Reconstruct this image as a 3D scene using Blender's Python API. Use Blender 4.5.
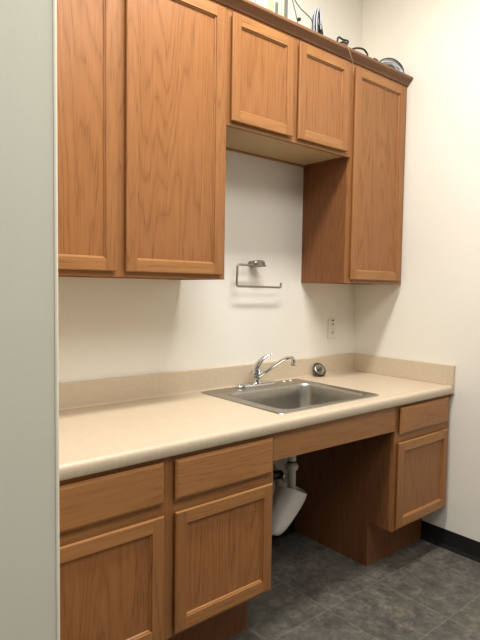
import bpy, bmesh, math, random
from mathutils import Vector, Matrix
random.seed(7)
C = bpy.context.scene.collection
for o in list(bpy.data.objects): bpy.data.objects.remove(o)

# ------------------------------------------------------------------ camera
CAM = Vector((-2.60645, -2.03808, 1.34683))
yaw, pitch, roll = [math.radians(a) for a in (-39.9049, -3.3581, 0.834)]
Fv = Vector((-math.sin(yaw)*math.cos(pitch), math.cos(yaw)*math.cos(pitch), math.sin(pitch)))
Rv = Vector((math.cos(yaw), math.sin(yaw), 0)); Uv = Rv.cross(Fv)
R2 = Rv*math.cos(roll) + Uv*math.sin(roll); U2 = -Rv*math.sin(roll) + Uv*math.cos(roll)
cd = bpy.data.cameras.new('camera'); cam = bpy.data.objects.new('camera', cd); C.objects.link(cam)
M4 = Matrix((R2, U2, -Fv)).transposed().to_4x4(); M4.translation = CAM
cam.matrix_world = M4
cd.sensor_fit = 'VERTICAL'; cd.sensor_height = 36; cd.lens = 535.93*36/640; cd.clip_start = 0.02
bpy.context.scene.camera = cam

# ------------------------------------------------------------------ world, lights, exposure
w = bpy.data.worlds.new('world'); bpy.context.scene.world = w; w.use_nodes = True
w.node_tree.nodes['Background'].inputs[0].default_value = (1.0, 0.98, 0.94, 1)
w.node_tree.nodes['Background'].inputs[1].default_value = 0.15
def area(name, loc, sx, sy, power, col, rot=(0, 0, 0)):
    l = bpy.data.lights.new(name, 'AREA'); l.shape = 'RECTANGLE'; l.size = sx; l.size_y = sy
    l.energy = power; l.color = col
    o = bpy.data.objects.new(name, l); C.objects.link(o); o.location = loc; o.rotation_euler = rot
    return o
area('ceiling_lamp', (-1.40, -1.03, 3.20), 1.2, 0.24, 52, (1.0, 0.975, 0.925))
area('alcove_fill', (-1.65, -2.45, 3.22), 1.6, 1.2, 48, (1.0, 0.98, 0.94))  # broad fill light added to lift the alcove wall, not a known fixture
area('room_fill', (-2.7, -3.6, 3.22), 1.2, 0.5, 5, (1.0, 0.98, 0.94))  # weak unseen fill added behind the camera for the partition face
vs = bpy.context.scene.view_settings
vs.view_transform = 'Standard'; vs.look = 'None'; vs.gamma = 1; vs.use_curve_mapping = False
vs.exposure = 0.12

# ------------------------------------------------------------------ materials
def S(r, g, b):
    f = lambda v: (v/255/12.92) if v/255 <= 0.04045 else ((v/255+0.055)/1.055)**2.4
    return (f(r), f(g), f(b), 1)
class NT:
    def __init__(s, name):
        s.m = bpy.data.materials.new(name); s.m.use_nodes = True; s.t = s.m.node_tree
        s.b = s.t.nodes['Principled BSDF']
    def n(s, typ, **k):
        x = s.t.nodes.new(typ)
        for a, v in k.items():
            if a.startswith('i_'):
                key = a[2:]; key = int(key) if key.isdigit() else key.replace('_', ' ')
                x.inputs[key].default_value = v
            else: setattr(x, a, v)
        return x
    def l(s, a, b): s.t.links.new(a, b)
    def math(s, op, a, b=None, c=None):
        x = s.n('ShaderNodeMath', operation=op)
        for i, v in enumerate((a, b, c)):
            if v is None: continue
            if isinstance(v, (int, float)): x.inputs[i].default_value = v
            else: s.l(v, x.inputs[i])
        return x.outputs[0]
    def mix(s, f, a, b, blend='MIX'):
        x = s.n('ShaderNodeMix', data_type='RGBA', blend_type=blend)
        for i, v in ((0, f), (6, a), (7, b)):
            if isinstance(v, (int, float, tuple)): x.inputs[i].default_value = v
            else: s.l(v, x.inputs[i])
        return x.outputs[2]
    def ramp(s, f, stops):
        x = s.n('ShaderNodeValToRGB'); cr = x.color_ramp
        while len(cr.elements) < len(stops): cr.elements.new(0.5)
        for e, (p, c) in zip(cr.elements, stops): e.position = p; e.color = c
        s.l(f, x.inputs[0]); return x.outputs[0]
    def bump(s, h, strength, dist=0.002):
        x = s.n('ShaderNodeBump', i_Strength=strength, i_Distance=dist)
        s.l(h, x.inputs['Height']); s.l(x.outputs[0], s.b.inputs['Normal'])
def setb(nt, **k):
    for a, v in k.items(): nt.b.inputs[a.replace('_', ' ')].default_value = v

def oak(name, axis, base=(156, 104, 61), dark=(116, 68, 35), light=(174, 123, 78), rough=0.36, seed=0.0, amt=0.38):
    t = NT(name)
    tc = t.n('ShaderNodeTexCoord'); oi = t.n('ShaderNodeObjectInfo')
    rnd = t.math('MULTIPLY', oi.outputs['Random'], 9.0)
    off = t.n('ShaderNodeCombineXYZ'); 
    for i in range(3): t.l(rnd, off.inputs[i])
    def coords(scale):
        mp = t.n('ShaderNodeMapping'); mp.inputs['Scale'].default_value = scale
        mp.inputs['Location'].default_value = (seed, seed*1.3, seed*0.7)
        t.l(tc.outputs['Object'], mp.inputs[0])
        ad = t.n('ShaderNodeVectorMath', operation='ADD'); t.l(mp.outputs[0], ad.inputs[0]); t.l(off.outputs[0], ad.inputs[1])
        return ad.outputs[0]
    def sc(across, along):
        v = [across]*3; v[axis] = along; return tuple(v)
    big = t.n('ShaderNodeTexNoise', i_Scale=1.0, i_Detail=1.0, i_Roughness=0.4); t.l(coords(sc(6.5, 0.55)), big.inputs['Vector'])
    mid = t.n('ShaderNodeTexNoise', i_Scale=1.0, i_Detail=2.0, i_Roughness=0.5); t.l(coords(sc(30, 3.0)), mid.inputs['Vector'])
    sum_ = t.math('MULTIPLY_ADD', mid.outputs['Fac'], 0.07, big.outputs['Fac'])
    rings = t.math('PINGPONG', t.math('MULTIPLY', sum_, 38.0), 1.0)
    fine = t.n('ShaderNodeTexNoise', i_Scale=1.0, i_Detail=3.0, i_Roughness=0.6); t.l(coords(sc(150, 3.2)), fine.inputs['Vector'])
    pores = t.n('ShaderNodeTexNoise', i_Scale=1.0, i_Detail=1.0, i_Roughness=0.5); t.l(coords(sc(380, 11)), pores.inputs['Vector'])
    ringm = t.ramp(rings, [(0.0, (1, 1, 1, 1)), (0.22, (0.40, 0.40, 0.40, 1)), (0.6, (0.12, 0.12, 0.12, 1)), (1.0, (0, 0, 0, 1))])
    pm = t.ramp(pores.outputs['Fac'], [(0.52, (0, 0, 0, 1)), (0.66, (1, 1, 1, 1))])
    k = t.math('MULTIPLY', ringm, t.math('MULTIPLY_ADD', fine.outputs['Fac'], 1.6, -0.20))
    cA = t.mix(t.math('MULTIPLY_ADD', fine.outputs['Fac'], 1.9, -0.45), S(*base), S(*light))
    vary = t.math('MULTIPLY_ADD', oi.outputs['Random'], 0.10, 0.0)
    c1 = t.mix(t.math('MULTIPLY', k, amt), cA, S(*dark))
    pk = t.math('MULTIPLY', pm, t.math('MULTIPLY_ADD', ringm, 0.40, 0.12))
    c2 = t.mix(pk, c1, S(int(dark[0]*.72), int(dark[1]*.66), int(dark[2]*.6)))
    c3 = t.mix(vary, c2, S(int(dark[0]*.95), int(dark[1]*.92), int(dark[2]*.85)))
    t.l(c3, t.b.inputs['Base Color'])
    setb(t, Roughness=rough)
    t.b.inputs['Specular IOR Level'].default_value = 0.28
    t.bump(pores.outputs['Fac'], 0.12, 0.0006)
    return t.m
OZ = oak('oak_grain_upright', 2, base=(147, 98, 57), dark=(108, 65, 33), light=(162, 112, 69))
OX = oak('oak_grain_across', 0, base=(156, 106, 61), dark=(116, 71, 36), light=(172, 123, 77))
OY = oak('oak_grain_deep', 1)
OPZ = oak('oak_panel_upright', 2, base=(148, 97, 55), dark=(105, 63, 31), light=(162, 111, 67), seed=3.3, amt=0.52)
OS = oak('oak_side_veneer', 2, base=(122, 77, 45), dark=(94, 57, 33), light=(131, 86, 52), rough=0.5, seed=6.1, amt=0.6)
OCR = oak('oak_crown', 0, base=(128, 90, 61), dark=(98, 66, 43), light=(138, 100, 70), rough=0.4)
def simple(name, col, rough=0.5, metal=0.0, noise=None, bump=None, spec=0.5):
    t = NT(name); setb(t, Roughness=rough, Metallic=metal)
    t.b.inputs['Specular IOR Level'].default_value = spec
    tc = t.n('ShaderNodeTexCoord')
    sc, amt, col2 = noise or (12.0, 0.25, tuple(int(c*0.93) for c in col))
    nz = t.n('ShaderNodeTexNoise', i_Scale=sc, i_Detail=4.0); t.l(tc.outputs['Object'], nz.inputs['Vector'])
    f = t.math('MULTIPLY', t.ramp(nz.outputs['Fac'], [(0.35, (0, 0, 0, 1)), (0.65, (1, 1, 1, 1))]), amt)
    t.l(t.mix(f, S(*col), S(*col2)), t.b.inputs['Base Color'])
    if bump:
        nb = t.n('ShaderNodeTexNoise', i_Scale=bump[0], i_Detail=3.0); t.l(tc.outputs['Object'], nb.inputs['Vector'])
        t.bump(nb.outputs['Fac'], bump[1], bump[2])
    return t.m
WALL = simple('wall_paint', (234, 230, 220), 0.75, bump=(90, 0.22, 0.003), noise=(2.0, 0.25, (229, 225, 214)))
PART = simple('partition_paint', (224, 222, 204), 0.7, bump=(90, 0.08, 0.002), noise=(3.0, 0.4, (219, 217, 198)))
BEAD = simple('corner_bead_paint', (226, 218, 200), 0.45)
CEIL = simple('ceiling_paint', (235, 232, 224), 0.9)
LAM = simple('beige_laminate', (207, 190, 166), 0.42, noise=(55.0, 0.5, (197, 179, 154)))
BASEB = simple('black_vinyl', (24, 24, 25), 0.45)
STEEL = simple('brushed_steel', (178, 174, 165), 0.34, 1.0, noise=(40, 0.4, (164, 160, 152)))
STEELR = simple('steel_rim', (172, 168, 158), 0.26, 1.0)
CHROME = simple('chrome', (214, 214, 212), 0.10, 1.0)
NICKEL = simple('satin_nickel', (158, 152, 140), 0.42, 1.0)
WPLAS = simple('white_plastic', (226, 221, 205), 0.4)
IVORY = simple('outlet_plastic', (228, 223, 210), 0.35)
SLOT = simple('dark_slot', (60, 48, 38), 0.6)
BLK = simple('black_rubber', (22, 22, 24), 0.5)
GREYC = simple('grey_cable', (168, 173, 180), 0.45)
PALEC = simple('pale_cable', (205, 206, 205), 0.45)
DGREY = simple('dark_grey_plastic', (70, 72, 74), 0.45)
TANW = simple('cream_wire', (200, 160, 115), 0.5)
PVC = simple('white_pvc', (214, 208, 192), 0.35)
SLEEVE = simple('soft_white_vinyl', (218, 212, 200), 0.5, bump=(14, 0.4, 0.01))
UNDER = simple('tan_underside', (196, 166, 122), 0.45)
PALEG = simple('pale_green_plastic', (196, 198, 172), 0.35)
DKG = simple('grey_green_strip', (104, 108, 90), 0.4)

def floor_mat():
    t = NT('slate_tile'); tc = t.n('ShaderNodeTexCoord')
    sep = t.n('ShaderNodeSeparateXYZ'); t.l(tc.outputs['Object'], sep.inputs[0])
    def edge(out, off, pitch):
        f = t.math('FRACT', t.math('DIVIDE', t.math('ADD', out, off), pitch))
        d = t.math('MINIMUM', f, t.math('SUBTRACT', 1.0, f))
        return t.math('MULTIPLY', d, pitch)
    PX, PY = 0.3455, 0.352
    ex = edge(sep.outputs[0], 0.904+10*PX, PX); ey = edge(sep.outputs[1], 0.610+20*PY, PY)
    d = t.math('MINIMUM', ex, ey)
    g = t.ramp(d, [(0.0, (1, 1, 1, 1)), (0.0022, (0.8, 0.8, 0.8, 1)), (0.0045, (0, 0, 0, 1))])
    # every tile its own shade and its own offset into the mottling
    cx = t.math('FLOOR', t.math('DIVIDE', t.math('ADD', sep.outputs[0], 0.904+10*PX), PX))
    cy = t.math('FLOOR', t.math('DIVIDE', t.math('ADD', sep.outputs[1], 0.610+20*PY), PY))
    cc = t.n('ShaderNodeCombineXYZ'); t.l(cx, cc.inputs[0]); t.l(cy, cc.inputs[1])
    wn = t.n('ShaderNodeTexWhiteNoise'); t.l(cc.outputs[0], wn.inputs[0])
    vo = t.n('ShaderNodeVectorMath', operation='MULTIPLY_ADD'); t.l(wn.outputs['Color'], vo.inputs[0])
    vo.inputs[1].default_value = (3, 3, 3); t.l(tc.outputs['Object'], vo.inputs[2])
    n1 = t.n('ShaderNodeTexNoise', i_Scale=13.0, i_Detail=9.0, i_Roughness=0.74, i_Distortion=0.25); t.l(vo.outputs[0], n1.inputs['Vector'])
    n2 = t.n('ShaderNodeTexNoise', i_Scale=38.0, i_Detail=6.0, i_Roughness=0.7); t.l(vo.outputs[0], n2.inputs['Vector'])
    a = t.ramp(n1.outputs['Fac'], [(0.30, S(74, 73, 68)), (0.47, S(96, 94, 86)), (0.56, S(112, 107, 97)), (0.70, S(138, 129, 116))])
    b = t.ramp(n2.outputs['Fac'], [(0.36, (0.35, 0.35, 0.34, 1)), (0.65, (1, 1, 1, 1))])
    c = t.mix(0.55, a, b, 'MULTIPLY')
    c = t.mix(t.math('MULTIPLY', wn.outputs['Value'], 0.15), c, S(88, 88, 84))
    c = t.mix(t.math('MULTIPLY', g, 0.27), c, S(150, 140, 122))
    t.l(c, t.b.inputs['Base Color']); setb(t, Roughness=0.5)
    h = t.math('SUBTRACT', n2.outputs['Fac'], g); t.bump(h, 0.35, 0.002)
    return t.m
FLOOR = floor_mat()

# ------------------------------------------------------------------ mesh helpers
def obj(name, bm, mats, parent=None, smooth=False, origin=None):
    me = bpy.data.meshes.new(name)
    bmesh.ops.recalc_face_normals(bm, faces=bm.faces)
    if smooth:
        for f in bm.faces: f.smooth = True
    bm.to_mesh(me); bm.free()
    if not isinstance(mats, (list, tuple)): mats = [mats]
    for m in mats: me.materials.append(m)
    if smooth: me.set_sharp_from_angle(angle=math.radians(42))
    o = bpy.data.objects.new(name, me); C.objects.link(o)
    if parent is not None:
        o.parent = parent; o.matrix_parent_inverse = Matrix.Translation(-parent.location)
    return o
def thing(name, label, cat, loc=(0, 0, 0), group=None):
    o = bpy.data.objects.new(name, None); C.objects.link(o); o.location = loc
    o.empty_display_size = 0.05
    o['label'] = label; o['category'] = cat
    if group: o['group'] = group
    return o
def tag(o, label, cat, group=None):
    o['label'] = label; o['category'] = cat
    if group: o['group'] = group
    return o
def struct(name, bm, m, smooth=False):
    o = obj(name, bm, m, smooth=smooth); o['kind'] = 'structure'; return o
def box(bm, x0, x1, y0, y1, z0, z1, mi=0, bev=0.0):
    b = bmesh.new()
    vs = [b.verts.new((x, y, z)) for x in (x0, x1) for y in (y0, y1) for z in (z0, z1)]
    for q in ((0, 1, 3, 2), (4, 6, 7, 5), (0, 4, 5, 1), (2, 3, 7, 6), (0, 2, 6, 4), (1, 5, 7, 3)):
        b.faces.new([vs[i] for i in q])
    if bev > 0:
        bmesh.ops.bevel(b, geom=list(b.edges), offset=bev, segments=2, profile=0.5, affect='EDGES')
    merge(bm, b, mi); return bm
def merge(bm, b, mi=None):
    b.verts.index_update()
    mp = [bm.verts.new(v.co) for v in b.verts]
    for f in b.faces:
        try:
            nf = bm.faces.new([mp[v.index] for v in f.verts]); nf.material_index = f.material_index if mi is None else mi
        except ValueError: pass
    b.free()
def prism(bm, pts, axis, a0, a1, mi=0):
    """extrude the 2D outline along an axis; pts are the other two coordinates in xyz order"""
    def P(p, a):
        v = list(p); v.insert(axis, a); return v
    A = [bm.verts.new(P(p, a0)) for p in pts]; B = [bm.verts.new(P(p, a1)) for p in pts]
    fs = [bm.faces.new(A), bm.faces.new(B[::-1])]
    n = len(pts)
    for i in range(n): fs.append(bm.faces.new((A[i], A[(i+1) % n], B[(i+1) % n], B[i])))
    for f in fs: f.material_index = mi
def loft(bm, rings, cap0=True, cap1=True, closed=True):
    L = [[bm.verts.new(p) for p in r] for r in rings]
    n = len(L[0])
    for a, b in zip(L, L[1:]):
        for i in range(n if closed else n-1):
            bm.faces.new((a[i], a[(i+1) % n], b[(i+1) % n], b[i]))
    if cap0: bm.faces.new(L[0][::-1])
    if cap1: bm.faces.new(L[-1])
def spline(pts, sub=8):
    pts = [Vector(p) for p in pts]; out = []
    for i in range(len(pts)-1):
        p0 = pts[max(i-1, 0)]; p1 = pts[i]; p2 = pts[i+1]; p3 = pts[min(i+2, len(pts)-1)]
        for k in range(sub):
            u = k/sub
            out.append(0.5*((2*p1)+(p2-p0)*u+(2*p0-5*p1+4*p2-p3)*u*u+(3*p1-p0-3*p2+p3)*u**3))
    out.append(pts[-1]); return out
def tube(bm, pts, r, n=8, sub=8, smooth=True):
    P = spline(pts, sub) if smooth else [Vector(p) for p in pts]
    rr = r if callable(r) else (lambda u: r)
    rings = []; up = None
    for i, p in enumerate(P):
        d = (P[min(i+1, len(P)-1)]-P[max(i-1, 0)]).normalized()
        if up is None: up = Vector((0, 0, 1)) if abs(d.z) < 0.9 else Vector((1, 0, 0))
        s = d.cross(up).normalized(); up = s.cross(d).normalized()
        R = rr(i/(len(P)-1))
        rings.append([p+(s*math.cos(t)+up*math.sin(t))*R for t in [2*math.pi*j/n for j in range(n)]])
    loft(bm, rings)
def lathe(bm, prof, cen, axis=Vector((0, 0, 1)), n=28):
    """prof = list of (radius, height) along the axis"""
    axis = Vector(axis).normalized(); cen = Vector(cen)
    s = axis.orthogonal().normalized(); u = axis.cross(s)
    rings = [[cen+axis*h+(s*math.cos(2*math.pi*j/n)+u*math.sin(2*math.pi*j/n))*max(r, 1e-4) for j in range(n)] for r, h in prof]
    loft(bm, rings)
def rrect(x0, x1, y0, y1, r, z, seg=6):
    out = []
    for cx, cy, a0 in ((x1-r, y1-r, 0), (x0+r, y1-r, 90), (x0+r, y0+r, 180), (x1-r, y0+r, 270)):
        for k in range(seg+1):
            a = math.radians(a0+90*k/seg); out.append((cx+r*math.cos(a), cy+r*math.sin(a), z))
    return out

# ------------------------------------------------------------------ the room
XL, YF = -2.195, -0.98           # right face and front face of the partition on the left
H = 3.27
bm = bmesh.new(); box(bm, -4.2, 0.12, -4.6, 0.12, -0.06, 0.0); struct('floor', bm, FLOOR)
bm = bmesh.new(); box(bm, -4.2, 0.12, -4.6, 0.12, H, H+0.06); struct('ceiling', bm, CEIL)
bm = bmesh.new(); box(bm, XL, 0.0, 0.0, 0.12, 0, H); struct('wall_back', bm, WALL)
bm = bmesh.new(); box(bm, 0.0, 0.12, -4.6, 0.12, 0, H); struct('wall_right', bm, WALL)
bm = bmesh.new()
b = 0.006
box(bm, -4.2, XL-0.010, YF, 0.12, 0, H); struct('wall_left', bm, PART)
# rounded corner bead that finishes the partition edge
bm = bmesh.new(); r = 0.008
pts = [(XL-0.010, 0.0), (XL-0.010, YF-0.0015), (XL-r, YF-0.0015)] + \
      [(XL-r+r*math.sin(math.radians(a)), YF+r-0.0015-r*math.cos(math.radians(a))) for a in range(15, 91, 15)] + [(XL, 0.0)]
prism(bm, pts, 2, 0.0, H); struct('trim_1', bm, BEAD, smooth=True)
# black cove base
def coved(bm, x0, x1, y0, y1, along):
    if along == 'x':
        prism(bm, [(y1, 0), (y1, 0.099), (y1-0.003, 0.099), (y1-0.004, 0.02), (y1-0.013, 0.002), (y1-0.013, 0)], 0, x0, x1)
    else:
        prism(bm, [(x1, 0), (x1, 0.099), (x1-0.003, 0.099), (x1-0.004, 0.02), (x1-0.013, 0.002), (x1-0.013, 0)], 1, y0, y1)
bm = bmesh.new(); coved(bm, -1.256, -0.487, 0, -0.0005, 'x'); struct('baseboard_back', bm, BASEB)
bm = bmesh.new(); coved(bm, 0, -0.0005, -4.5, -0.489, 'y'); struct('baseboard_right', bm, BASEB)

# ------------------------------------------------------------------ cabinet makers
def door(parent, x0, x1, z0, z1, yf, w=0.043):
    yb = yf+0.018
    bm = bmesh.new()
    e = 0.004
    def R(i, y): return [(x0+i, y, z0+i), (x1-i, y, z0+i), (x1-i, y, z1-i), (x0+i, y, z1-i)]
    # outer edge, rounded bevel
    rs = [[bm.verts.new(p) for p in R(*q)] for q in ((0.010, yb), (0, yf+0.0075), (0.0010, yf+0.002), (e, yf))]
    for a, c in zip(rs, rs[1:]):
        for i in range(4):
            f = bm.faces.new((a[i], a[(i+1) % 4], c[(i+1) % 4], c[i])); f.material_index = 1 if i % 2 == 0 else 0
    # flat face: two full-height stiles, two rails between them
    I = lambda i, y: R(i, y)
    def quad(p, mi):
        f = bm.faces.new([bm.verts.new(q) for q in p]); f.material_index = mi
    quad([(x0+e, yf, z0+e), (x0+w, yf, z0+e), (x0+w, yf, z1-e), (x0+e, yf, z1-e)], 0)
    quad([(x1-w, yf, z0+e), (x1-e, yf, z0+e), (x1-e, yf, z1-e), (x1-w, yf, z1-e)], 0)
    quad([(x0+w, yf, z0+e), (x1-w, yf, z0+e), (x1-w, yf, z0+w), (x0+w, yf, z0+w)], 1)
    quad([(x0+w, yf, z1-w), (x1-w, yf, z1-w), (x1-w, yf, z1-e), (x0+w, yf, z1-e)], 1)
    # moulded inner edge down to the panel
    ins = [[bm.verts.new(p) for p in R(*q)] for q in ((w, yf), (w+0.0006, yf+0.0045), (w+0.005, yf+0.0060), (w+0.0075, yf+0.0105))]
    for a, c in zip(ins, ins[1:]):
        for i in range(4):
            f = bm.faces.new((a[i], a[(i+1) % 4], c[(i+1) % 4], c[i])); f.material_index = 1 if i % 2 == 0 else 0
    # back of the frame
    ob = rs[0]; ib = [bm.verts.new(p) for p in R(w+0.0075, yb)]
    for i in range(4):
        f = bm.faces.new((ob[(i+1) % 4], ob[i], ib[i], ib[(i+1) % 4])); f.material_index = 1 if i % 2 == 0 else 0
        f = bm.faces.new((ins[-1][i], ins[-1][(i+1) % 4], ib[(i+1) % 4], ib[i]))
    bmesh.ops.remove_doubles(bm, verts=bm.verts, dist=1e-5)
    d = obj('door', bm, [OZ, OX], parent)
    bm = bmesh.new(); box(bm, x0+w+0.0065, x1-w-0.0065, yf+0.0100, yf+0.0145, z0+w+0.0065, z1-w-0.0065)
    obj('door_panel', bm, OPZ, d)
    return d
def drawer(parent, x0, x1, z0, z1, yf):
    bm = bmesh.new(); e = 0.010
    rs = []
    for i, y in ((0.009, yf+0.018), (0, yf+0.008), (0.002, yf+0.004), (e*0.7, yf+0.0012), (e, yf)):
        rs.append([(x0+i, y, z0+i), (x1-i, y, z0+i), (x1-i, y, z1-i), (x0+i, y, z1-i)])
    loft(bm, rs)
    return obj('drawer_front', bm, OX, parent)
def frame(parent, x0, x1, z0, z1, y0, y1, stiles, rails, top_open=False):
    """stiles = [(xa,xb)] full height; rails = [(za,zb)] fitted between the stiles"""
    bm = bmesh.new()
    for a, c in stiles: box(bm, a, c, y0, y1, z0, z1, 0)
    for za, zb in rails:
        for (a, c), (a2, c2) in zip(stiles, stiles[1:]): box(bm, c, a2, y0, y1, za, zb, 1)
    return obj('face_frame', bm, [OZ, OX], parent)

YU = -0.315; T = 0.016; ZT = 2.478
def wall_cabinet(x0, x1, z0, doors, label, zd0, zd1=2.440, split=None):
    t = thing('upper_cabinet', label, 'cabinet', ((x0+x1)/2, -0.15, z0))
    bm = bmesh.new()
    ya, yb = YU+0.019, -0.001
    box(bm, x0, x0+T, ya, yb, z0, ZT, 0); box(bm, x1-T, x1, ya, yb, z0, ZT, 0)
    box(bm, x0+T, x1-T, ya, yb-0.006, ZT-T, ZT, 1)
    box(bm, x0+T, x1-T, yb-0.006, yb, z0, ZT, 1)
    box(bm, x0+T, x1-T, yb-0.022, yb-0.006, z0+0.0, z0+0.012, 2)      # hanging rail along the wall
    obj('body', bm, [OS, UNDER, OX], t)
    bm = bmesh.new(); box(bm, x0+T, x1-T, ya, yb-0.022, z0+0.006, z0+0.020, 0); obj('bottom_panel', bm, UNDER, t)
    st = [(x0, x0+0.038)] + ([(split-0.032, split+0.032)] if split else []) + [(x1-0.038, x1)]
    frame(t, x0, x1, z0, ZT, YU, ya, st, [(z0, z0+0.038), (ZT-0.06, ZT)])
    for a, c in doors: door(t, a, c, zd0, zd1, YU-0.019)
    return t
wall_cabinet(-2.190, -1.2525, 1.382, [(-2.165, -1.737), (-1.704, -1.275)],
    'big two-door oak wall cabinet on the left, hung lowest beside the partition', 1.400, split=-1.7245)
wall_cabinet(-1.2515, -0.4725, 2.002, [(-1.238, -0.892), (-0.857, -0.512)],
    'short two-door oak wall cabinet in the middle above the towel holder', 2.018, split=-0.8745)
wall_cabinet(-0.4715, -0.002, 1.382, [(-0.462, -0.040)],
    'tall single-door oak wall cabinet in the right corner', 1.400)

# crown moulding across all three
bm = bmesh.new()
y = YU
prof = [(y-0.0005, 2.459), (y-0.006, 2.459), (y-0.008, 2.462), (y-0.010, 2.467), (y-0.017, 2.474), (y-0.027, 2.481), (y-0.031, 2.484),
        (y-0.035, 2.487), (y-0.036, 2.494), (y-0.035, 2.499), (y+0.012, 2.499), (y+0.012, 2.4785), (y-0.0005, 2.4785)]
prism(bm, prof, 0, -2.19, -0.001)
tag(obj('crown_moulding', bm, OCR), 'dark oak crown moulding along the top edge of the wall cabinets', 'moulding')

YB = -0.628
def base_cabinet(x0, x1, label, doors, drawers, split, zd, zdr):
    t = thing('base_cabinet', label, 'cabinet', ((x0+x1)/2, -0.3, 0))
    bm = bmesh.new(); yf = YB+0.019; zt = 0.8225; yk = -0.4875; zk = 0.221
    side = [(yf, zk), (yf, zt), (-0.001, zt), (-0.001, 0.0005), (yk, 0.0005), (yk, zk)]
    prism(bm, side, 0, x0, x0+T, 0); prism(bm, side, 0, x1-T, x1, 0)
    box(bm, x0+T, x1-T, yf, -0.007, zk, zk+T, 1)
    box(bm, x0+T, x1-T, -0.007, -0.001, zk, zt, 1)
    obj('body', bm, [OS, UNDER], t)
    bm = bmesh.new(); box(bm, x0, x1, yk-0.006, yk-0.0002, 0.0005, zk-0.0005); obj('toe_kick', bm, OS, t)
    st = [(x0, x0+0.038)] + ([(split-0.032, split+0.032)] if split else []) + [(x1-0.038, x1)]
    frame(t, x0, x1, zk, zt, YB, yf, st, [(zk, zk+0.038), (zdr[0]-0.045, zdr[0]+0.012), (zt-0.038, zt)])
    for a, c in drawers: drawer(t, a, c, zdr[0], zdr[1], YB-0.019)
    for a, c in doors: door(t, a, c, zd[0], zd[1], YB-0.019)
    return t
base_cabinet(-2.190, -1.2572, 'wide two-door oak base cabinet left of the open knee space',
    [(-2.157, -1.736), (-1.695, -1.273)], [(-2.157, -1.736), (-1.695, -1.273)], -1.7205, (0.238, 0.637), (0.674, 0.806))
base_cabinet(-0.486, -0.002, 'narrow one-door oak base cabinet in the right corner',
    [(-0.472, -0.034)], [(-0.464, -0.034)], None, (0.236, 0.643), (0.680, 0.807))
bm = bmesh.new()
prism(bm, [(-1.2567, 0.712), (-0.4865, 0.699), (-0.4865, 0.8225), (-1.2567, 0.8225)], 1, YB, YB+0.019)
tag(obj('apron_panel', bm, OX), 'plain oak apron board under the sink, bridging the knee space', 'panel')

# ------------------------------------------------------------------ worktop
ZC = 0.864; YC = -0.6513; zb = 0.823
t = thing('countertop', 'beige laminate countertop with low backsplash running to the right wall', 'countertop', (-1.1, -0.33, ZC))
x0, x1, hx0, hx1, hy0, hy1 = -2.192, -0.0005, -1.128, -0.562, -0.556, -0.062
nose = [(YC+0.004, zb), (YC, zb+0.006), (YC, ZC-0.014)]
for a in (20, 40, 60, 80): nose.append((YC+0.014-0.014*math.cos(math.radians(a)), ZC-0.014+0.0155*math.sin(math.radians(a))))
nose += [(YC+0.022, ZC+0.0012), (YC+0.036, ZC)]
loop = nose + [(hy0, ZC), (hy1, ZC), (-0.0008, ZC), (-0.0008, zb), (hy1, zb), (hy0, zb)]
n = len(loop); ih0 = len(nose); 
bm = bmesh.new()
cols = [[bm.verts.new((x, p[0], p[1])) for p in loop] for x in (x0, hx0, hx1, x1)]
for ci in range(3):
    A, B = cols[ci], cols[ci+1]
    for i in range(n):
        j = (i+1) % n
        if ci == 1 and i in (ih0, n-2): continue
        bm.faces.new((A[i], A[j], B[j], B[i]))
bm.faces.new(cols[0]); bm.faces.new(cols[3][::-1])
A, B = cols[1], cols[2]
bm.faces.new((A[ih0], B[ih0], B[n-1], A[n-1])); bm.faces.new((A[ih0+1], B[ih0+1], B[n-2], A[n-2]))
bm.faces.new((A[ih0], A[ih0+1], A[n-2], A[n-1])); bm.faces.new((B[ih0], B[ih0+1], B[n-2], B[n-1]))
obj('worktop', bm, LAM, t, smooth=True)
HB = 0.104
bm = bmesh.new()
pr = [(-0.0008, ZC+0.0005), (-0.0008, ZC+HB), (-0.017, ZC+HB), (-0.0195, ZC+HB-0.003), (-0.020, ZC+0.008), (-0.0225, ZC+0.002), (-0.027, ZC+0.0005)]
prism(bm, pr, 0, x0, -0.0205); obj('backsplash', bm, LAM, t)
bm = bmesh.new()
box(bm, -0.020, -0.0008, YC-0.0012, -0.0008, ZC+0.0005, ZC+HB, bev=0.0015)
box(bm, -0.0205, -0.0008, YC-0.0022, YC-0.0007, zb, ZC+HB-0.001)
obj('side_splash', bm, LAM, t)

# ------------------------------------------------------------------ sink
t = thing('kitchen_sink', 'stainless steel single-bowl drop-in sink set in the beige countertop', 'sink', (-0.845, -0.31, ZC))
bm = bmesh.new()
sx0, sx1, sy0, sy1 = -1.174, -0.532, -0.580, -0.036
bx0, bx1, by0, by1 = -1.118, -0.572, -0.546, -0.140
z = ZC
def ringr(i, zz, rad, bowl=True, k=0.0):
    return rrect(bx0+i, bx1-i, by0+i, by1-i, rad, zz, 8)
rings = [rrect(sx0, sx1, sy0, sy1, 0.022, z+0.0006, 8), rrect(sx0+0.002, sx1-0.002, sy0+0.002, sy1-0.002, 0.021, z+0.0035, 8),
         rrect(sx0+0.006, sx1-0.006, sy0+0.006, sy1-0.006, 0.018, z+0.0050, 8), rrect(sx0+0.012, sx1-0.012, sy0+0.012, sy1-0.012, 0.016, z+0.0042, 8),
         rrect(bx0-0.006, bx1+0.006, by0-0.006, by1+0.006, 0.062, z+0.0036, 8), ringr(0, z+0.0030, 0.060), ringr(0.004, z+0.0005, 0.058),
         ringr(0.008, z-0.010, 0.056), ringr(0.014, z-0.060, 0.055), ringr(0.020, z-0.115, 0.056), ringr(0.028, z-0.142, 0.060),
         ringr(0.042, z-0.160, 0.066), ringr(0.066, z-0.170, 0.070), ringr(0.11, z-0.174, 0.075)]
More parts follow.
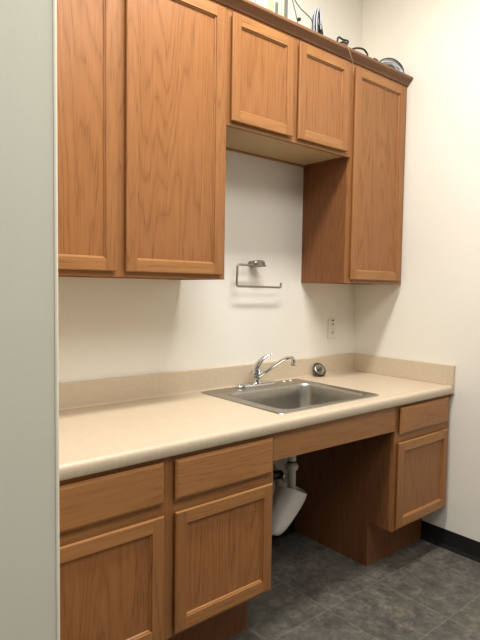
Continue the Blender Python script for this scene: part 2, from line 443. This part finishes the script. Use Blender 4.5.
L = [[bm.verts.new(p) for p in r] for r in rings]
m = len(L[0])
for a, c in zip(L, L[1:]):
    for i in range(m): bm.faces.new((a[i], a[(i+1) % m], c[(i+1) % m], c[i]))
bm.faces.new(L[-1])
obj('basin', bm, STEEL, t, smooth=True)
bm = bmesh.new()
lathe(bm, [(0.057, 0.0), (0.056, 0.003), (0.046, 0.003), (0.040, -0.004), (0.012, -0.006), (0.010, -0.002), (0.001, -0.001)], (-0.845, -0.343, z-0.1738))
obj('drain', bm, CHROME, t, smooth=True)
for cx in (-0.662, -0.615):
    bm = bmesh.new(); lathe(bm, [(0.009, 0.0), (0.009, 0.003), (0.006, 0.006), (0.001, 0.007)], (cx, -0.075, z+0.0038), n=14)
    o = obj('hole_plug', bm, WPLAS, t, smooth=True); o['label'] = 'small white plug on the sink ledge'

# faucet
fx, fy, fz = -0.858, -0.082, z+0.0040
t = thing('faucet', 'chrome single-lever kitchen faucet standing on the sink ledge', 'faucet', (fx, fy, fz))
bm = bmesh.new()
def oval(hx, hy, zz, n=36, cx=fx): return [(cx+hx*(abs(math.cos(a))**0.75)*(1 if math.cos(a) >= 0 else -1), fy+hy*(abs(math.sin(a))**0.9)*(1 if math.sin(a) >= 0 else -1), zz) for a in [2*math.pi*i/n for i in range(n)]]
loft(bm, [oval(0.130, 0.030, fz), oval(0.131, 0.031, fz+0.009), oval(0.126, 0.028, fz+0.014), oval(0.100, 0.023, fz+0.017), oval(0.03, 0.019, fz+0.020)])
obj('base_plate', bm, CHROME, t, smooth=True)
bm = bmesh.new()
lathe(bm, [(0.027, 0.012), (0.026, 0.018), (0.023, 0.024), (0.022, 0.050), (0.023, 0.053), (0.023, 0.056), (0.022, 0.058), (0.022, 0.078), (0.020, 0.088), (0.013, 0.096), (0.002, 0.099)], (fx, fy, fz))
obj('body', bm, CHROME, t, smooth=True)
# lever: a flat tapering paddle that rises from the cap
bm = bmesh.new()
hp = spline([(fx-0.006, fy+0.006, fz+0.060), (fx-0.004, fy+0.002, fz+0.090), (fx+0.010, fy-0.006, fz+0.118), (fx+0.034, fy-0.018, fz+0.143), (fx+0.064, fy-0.034, fz+0.158)], 6)
rg = []
for i, p in enumerate(hp):
    u = i/(len(hp)-1); d = (hp[min(i+1, len(hp)-1)]-hp[max(i-1, 0)]).normalized()
    s = d.cross(Vector((0, 0, 1))).normalized(); up = s.cross(d)
    a = 0.026*(1-u)+0.012*u; bb = 0.019*(1-u)**1.3+0.005
    if u > 0.95: a *= 0.7; bb *= 0.7
    rg.append([p+s*a*math.cos(q)+up*bb*math.sin(q) for q in [2*math.pi*j/14 for j in range(14)]])
loft(bm, rg); obj('lever_handle', bm, CHROME, t, smooth=True)
bm = bmesh.new()
tip = Vector((-0.815, -0.285, 1.012))
tube(bm, [(fx, fy-0.010, fz+0.046), (fx+0.010, fy-0.045, fz+0.073), (fx+0.024, fy-0.105, fz+0.116), (-0.822, -0.235, 1.0155), (-0.816, -0.268, 1.026), (-0.815, -0.289, 1.022)],
     lambda u: 0.0098-0.002*u, n=12)
obj('spout', bm, CHROME, t, smooth=True)
bm = bmesh.new(); lathe(bm, [(0.0105, -0.022), (0.0115, -0.020), (0.0115, 0.0), (0.0105, 0.008), (0.004, 0.010)], (-0.815, -0.289, 1.012), n=16)
obj('aerator', bm, CHROME, t, smooth=True)

# stopper leaning on the backsplash
nrm = Vector((-0.13, -0.80, 0.52)).normalized()
cst = Vector((-0.362, -0.0505, ZC+0.0385))
t = thing('sink_stopper', 'round chrome sink stopper with black rim leaning on the backsplash', 'stopper', (cst.x, cst.y, ZC))
bm = bmesh.new(); lathe(bm, [(0.020, -0.012), (0.034, -0.008), (0.040, -0.003), (0.041, 0.001), (0.038, 0.003), (0.034, 0.002)], cst, nrm)
obj('rubber_rim', bm, BLK, t, smooth=True)
bm = bmesh.new(); lathe(bm, [(0.033, 0.001), (0.033, 0.003), (0.028, 0.006), (0.022, 0.004), (0.014, 0.003), (0.001, 0.003)], cst, nrm)
obj('metal_cup', bm, NICKEL, t, smooth=True)
bm = bmesh.new(); lathe(bm, [(0.006, 0.0025), (0.005, 0.010), (0.010, 0.013), (0.010, 0.017), (0.001, 0.019)], cst, nrm, 18)
obj('pull_knob', bm, DGREY, t, smooth=True)

# ------------------------------------------------------------------ wall fittings
ty = -0.052
t = thing('towel_holder', 'brushed nickel open-ended towel holder on the white wall above the sink', 'towel holder', (-0.83, 0, 1.47))
bm = bmesh.new()
def ov(hx, hz, y, cx=-0.829, cz=1.471, n=28): return [(cx+hx*math.cos(a), y, cz+hz*(abs(math.sin(a))**0.7)*(1 if math.sin(a) > 0 else -1)) for a in [2*math.pi*i/n for i in range(n)]]
loft(bm, [ov(0.027, 0.016, -0.0006), ov(0.027, 0.016, -0.006), ov(0.024, 0.013, -0.010), ov(0.025, 0.013, -0.034), ov(0.036, 0.018, -0.040), ov(0.034, 0.017, -0.060), ov(0.028, 0.012, -0.065)])
obj('mount', bm, NICKEL, t, smooth=True)
bm = bmesh.new()
def corner(p, a, c, r=0.012): 
    p, a, c = Vector(p), Vector(a), Vector(c)
    A = p+(a-p).normalized()*r; B = p+(c-p).normalized()*r
    return [A*(1-u)**2+p*2*u*(1-u)+B*u*u for u in (0, .25, .5, .75, 1)]
P = [(-0.785, ty, 1.462), (-0.966, ty, 1.462), (-0.970, ty, 1.358), (-0.678, ty, 1.355), (-0.674, ty, 1.378)]
path = [P[0]] + corner(P[1], P[0], P[2]) + corner(P[2], P[1], P[3]) + corner(P[3], P[2], P[4], 0.006) + [P[4]]
tube(bm, path, 0.0054, n=10, smooth=False)
obj('towel_arm', bm, NICKEL, t, smooth=True)

t = thing('wall_outlet', 'ivory duplex wall outlet above the backsplash near the corner', 'outlet', (-0.208, 0, 1.121))
bm = bmesh.new(); box(bm, -0.243, -0.173, -0.006, -0.0006, 1.063, 1.179, bev=0.002); obj('cover_plate', bm, IVORY, t)
for zc in (1.148, 1.100):
    bm = bmesh.new()
    loft(bm, [[(-0.208+0.017*math.cos(a), yy, zc+0.0165*max(-0.8, min(0.8, math.sin(a)))) for a in [2*math.pi*i/24 for i in range(24)]] for yy in (-0.0061, -0.0085)])
    r_ = obj('receptacle', bm, IVORY, t)
    bm = bmesh.new()
    box(bm, -0.2155, -0.2130, -0.0092, -0.0084, zc-0.002, zc+0.008); box(bm, -0.2035, -0.2005, -0.0092, -0.0084, zc-0.003, zc+0.009)
    lathe(bm, [(0.003, 0), (0.003, 0.0008)], (-0.208, -0.0084, zc-0.0075), (0, -1, 0), 10)
    obj('slot', bm, SLOT, r_)
bm = bmesh.new(); box(bm, -0.216, -0.198, -0.0085, -0.0058, 1.168, 1.174); obj('test_button', bm, SLOT, t)
bm = bmesh.new(); lathe(bm, [(0.003, 0), (0.0025, 0.0012), (0.0005, 0.0015)], (-0.208, -0.0060, 1.124), (0, -1, 0), 10); obj('screw', bm, NICKEL, t)

# ------------------------------------------------------------------ plumbing under the sink
t = thing('drain_pipe', 'white plastic drain pipe hanging below the sink in the knee space', 'pipe', (-0.868, -0.345, 0.40))
bm = bmesh.new(); lathe(bm, [(0.019, 0.0), (0.019, 0.270)], (-0.868, -0.345, 0.405), n=20); obj('tailpiece', bm, PVC, t, smooth=True)
bm = bmesh.new(); lathe(bm, [(0.022, 0.0), (0.029, 0.003), (0.030, 0.020), (0.028, 0.027), (0.020, 0.029)], (-0.868, -0.345, 0.522), n=12); obj('coupling_nut', bm, PVC, t)
bm = bmesh.new(); lathe(bm, [(0.020, 0.0), (0.021, 0.002), (0.021, 0.006), (0.020, 0.008)], (-0.868, -0.345, 0.556), n=20); obj('rubber_washer', bm, BLK, t, smooth=True)
bm = bmesh.new()
tube(bm, [(-0.868, -0.345, 0.415), (-0.868, -0.33, 0.375), (-0.85, -0.285, 0.36), (-0.83, -0.23, 0.385), (-0.80, -0.18, 0.42), (-0.74, -0.09, 0.43), (-0.70, -0.003, 0.43)], 0.018, n=14)
obj('trap_bend', bm, PVC, t, smooth=True)
bm = bmesh.new(); lathe(bm, [(0.055, 0.0), (0.053, 0.004), (0.030, 0.012), (0.019, 0.014)], (-0.70, -0.0008, 0.43), (0, -1, 0), 26); obj('wall_flange', bm, PVC, t, smooth=True)
# loose sleeve around the trap
bm = bmesh.new(); rings = []
ax = [(-0.868, -0.350, 0.437, 0.074, 0.066), (-0.878, -0.350, 0.412, 0.076, 0.066), (-0.903, -0.350, 0.372, 0.073, 0.064), (-0.933, -0.350, 0.328, 0.063, 0.058), (-0.960, -0.350, 0.288, 0.050, 0.050), (-0.978, -0.350, 0.262, 0.034, 0.038), (-0.986, -0.350, 0.252, 0.018, 0.022)]
def sleeve_ring(i, shrink=0.0):
    cx, cy, cz, a, c = ax[i]; a -= shrink; c -= shrink; r = []
    tilt = -0.34 if i < 2 else -0.34+0.09*(i-1)
    for j in range(32):
        q = 2*math.pi*j/32; wv = 1+0.04*math.sin(3*q+i*0.5)+0.025*math.sin(6*q+i*0.8)
        dx = a*math.cos(q)*wv; r.append(Vector((cx+dx, cy+c*math.sin(q)*wv, cz+tilt*dx+0.006*math.sin(2*q))))
    return r
outer = [sleeve_ring(i) for i in range(len(ax))]; inner = [sleeve_ring(i, 0.003) for i in range(len(ax)-1)]
loft(bm, inner[::-1]+outer, cap0=True, cap1=True)
o = obj('pipe_sleeve', bm, SLEEVE, smooth=True)
ms = o.modifiers.new('sub', 'SUBSURF'); ms.levels = 1; ms.render_levels = 2
tag(o, 'loose white vinyl sleeve wrapped round the bottom of the drain pipe', 'pipe cover')
t = thing('shutoff_valve', 'black water supply tube with small metal valve beside the drain pipe', 'valve', (-0.94, -0.30, 0.49))
bm = bmesh.new(); tube(bm, [(-1.10, -0.300, 0.512), (-1.0, -0.300, 0.503), (-0.895, -0.300, 0.492)], 0.021, n=12); obj('supply_tube', bm, BLK, t, smooth=True)
bm = bmesh.new(); lathe(bm, [(0.013, 0.0), (0.016, 0.004), (0.016, 0.014), (0.008, 0.018), (0.001, 0.019)], (-0.905, -0.322, 0.490), (0.2, -1, 0), 14); obj('valve_knob', bm, NICKEL, t, smooth=True)
bm = bmesh.new(); tube(bm, [(-1.10, -0.300, 0.512), (-1.12, -0.20, 0.514), (-1.12, -0.004, 0.515)], 0.014, n=10); obj('wall_stub', bm, BLK, t, smooth=True)
# ------------------------------------------------------------------ things lying on top of the wall cabinets
ZZ = 2.4785
def cable(name, label, pts, r, mat, cat='cable', n=7, sub=8):
    bm = bmesh.new(); tube(bm, pts, r, n=n, sub=sub); return tag(obj(name, bm, mat, smooth=True), label, cat)
# upright channel
t = thing('cable_channel', 'pale upright plastic channel with grey-green slots on top of the cabinets', 'channel', (-0.92, -0.27, ZZ))
bm = bmesh.new(); box(bm, -0.972, -0.912, -0.285, -0.240, ZZ, 2.80, bev=0.003); obj('housing', bm, PALEG, t)
bm = bmesh.new(); box(bm, -0.968, -0.951, -0.2885, -0.2845, ZZ+0.010, 2.588, bev=0.0012); obj('slot', bm, DKG, t)
bm = bmesh.new(); box(bm, -0.912, -0.888, -0.283, -0.240, ZZ, 2.80, bev=0.002); obj('side_strip', bm, DKG, t)
bm = bmesh.new(); box(bm, -0.932, -0.929, -0.2875, -0.2845, ZZ+0.01, 2.79); obj('seam', bm, TANW, t)
cable('thin_cable', 'thin dark cable slanting up beside the pale channel',
      [(-0.81, -0.28, ZZ+0.003), (-0.826, -0.288, 2.53), (-0.850, -0.292, 2.58), (-0.868, -0.294, 2.615), (-0.875, -0.294, 2.64), (-0.880, -0.294, 2.67)], 0.0020, DGREY)
cable('sagging_cable', 'thin grey cable sagging down to the tied cable bundle',
      [(-0.86, -0.236, 2.78), (-0.835, -0.26, 2.67), (-0.805, -0.275, 2.622), (-0.77, -0.285, 2.600), (-0.738, -0.29, 2.574), (-0.731, -0.29, ZZ+0.003)], 0.0024, DGREY)
cable('looping_wire', 'short dark wire end curling up left of the pale channel',
      [(-1.06, -0.28, ZZ+0.003), (-1.085, -0.285, 2.53), (-1.070, -0.285, 2.57), (-1.03, -0.285, 2.60)], 0.0015, DGREY)
t = thing('small_plug', 'tiny black plug on a thin wire between channel and bundle', 'plug', (-0.80, -0.26, ZZ))
bm = bmesh.new(); tube(bm, [(-0.815, -0.25, ZZ+0.002), (-0.803, -0.255, 2.55), (-0.790, -0.255, 2.60), (-0.765, -0.25, 2.70)], 0.0014, n=6); obj('wire', bm, PALEC, t, smooth=True)
bm = bmesh.new(); box(bm, -0.800, -0.786, -0.266, -0.252, 2.574, 2.586, bev=0.002); obj('plug_body', bm, BLK, t)
# tied bundle
t = thing('cable_bundle', 'black and grey cable tied into an upright bundle on the cabinet top', 'cable', (-0.69, -0.28, ZZ))
bm = bmesh.new()
for k in range(5):
    a = random.uniform(-.004, .004); hgt = 2.640-0.006*k; yy = -0.298+0.008*k
    tube(bm, [(-0.690+a, yy, ZZ+0.006), (-0.703+a, yy, 2.54), (-0.712+a, yy, 2.59), (-0.708, yy, hgt), (-0.696, yy, hgt-0.003), (-0.690+a, yy, 2.60), (-0.674+a, yy, 2.54), (-0.664+a, yy, ZZ+0.006)], 0.0036, n=7)
obj('black_loops', bm, BLK, t, smooth=True)
bm = bmesh.new()
for k in range(3):
    yy = -0.304+0.016*k
    tube(bm, [(-0.712, yy, ZZ+0.005), (-0.722, yy, 2.54), (-0.722, yy, 2.60), (-0.708, yy, 2.646), (-0.698, yy, 2.61), (-0.694, yy, 2.55)], 0.0030, n=7)
obj('grey_loops', bm, GREYC, t, smooth=True)
bm = bmesh.new(); lathe(bm, [(0.022, 0), (0.024, 0.003), (0.024, 0.009), (0.022, 0.011)], (-0.698, -0.282, 2.565), n=16); obj('tie', bm, DGREY, t, smooth=True)
# power adapter
t = thing('power_adapter', 'black power adapter lying on the cabinet top with its cord standing up', 'adapter', (-0.52, -0.28, ZZ))
bm = bmesh.new(); box(bm, -0.538, -0.500, -0.31, -0.25, ZZ+0.001, ZZ+0.070, bev=0.008); obj('adapter_body', bm, BLK, t, smooth=True)
bm = bmesh.new(); tube(bm, [(-0.562, -0.29, ZZ+0.005), (-0.560, -0.29, 2.535), (-0.551, -0.29, 2.563), (-0.520, -0.29, 2.562), (-0.482, -0.29, 2.566), (-0.484, -0.29, 2.553), (-0.505, -0.28, 2.546)], 0.0045, n=8); obj('cord', bm, BLK, t, smooth=True)
cable('black_cord', 'black cord arching in a loop above the seam of the corner cabinet',
      [(-0.50, -0.29, ZZ+0.006), (-0.475, -0.29, 2.512), (-0.440, -0.29, 2.540), (-0.40, -0.29, 2.556), (-0.355, -0.29, 2.562), (-0.328, -0.29, 2.550), (-0.338, -0.30, 2.525), (-0.362, -0.31, 2.505), (-0.40, -0.30, ZZ+0.006)], 0.0048, BLK)
cable('cord_end', 'short black cord end lying left of the grey cable coil',
      [(-0.25, -0.20, ZZ+0.006), (-0.27, -0.27, 2.510), (-0.285, -0.325, 2.512), (-0.335, -0.340, 2.507)], 0.0048, BLK)
# grey coil
t = thing('cable_coil', 'coil of grey and white cable lying at the right end of the cabinet top', 'cable', (-0.12, -0.28, ZZ))
def coil(mat, name, n0, cx, cz, rx, rz, seed, rad=0.0042):
    rnd = random.Random(seed); bm = bmesh.new()
    for k in range(n0):
        ex = rx*(1+rnd.uniform(-.16, .02)); ez = rz*(1+rnd.uniform(-.28, .04)); dy = rnd.uniform(-.020, .020); ph = rnd.uniform(-.3, .3); ox = rnd.uniform(-.012, .012)
        pts = []
        for i in range(19):
            a = 2*math.pi*i/18
            pts.append((cx+ox+ex*math.cos(a), -0.282-0.16*ex*math.cos(a)+dy+0.008*math.sin(2*a+ph), max(ZZ+0.005, cz+ez*math.sin(a+0.15)+0.004*math.sin(2*a+ph))))
        tube(bm, pts, rad, n=7, sub=3)
    return obj(name, bm, mat, t, smooth=True)
coil(GREYC, 'grey_turns', 6, -0.118, 2.533, 0.100, 0.050, 3)
coil(PALEC, 'white_turns', 8, -0.130, 2.524, 0.088, 0.042, 5)
coil(GREYC, 'inner_turns', 5, -0.150, 2.518, 0.075, 0.036, 12)
coil(DGREY, 'dark_turns', 1, -0.115, 2.536, 0.100, 0.052, 9, 0.0035)
cable('cream_wire', 'thin cream wire hanging over the crown moulding at the corner cabinet',
      [(-0.60, -0.25, ZZ+0.002), (-0.60, -0.315, 2.505), (-0.58, -0.348, 2.503), (-0.56, -0.356, 2.490), (-0.535, -0.356, 2.460), (-0.508, -0.348, 2.43), (-0.496, -0.344, 2.39)], 0.0010, TANW)
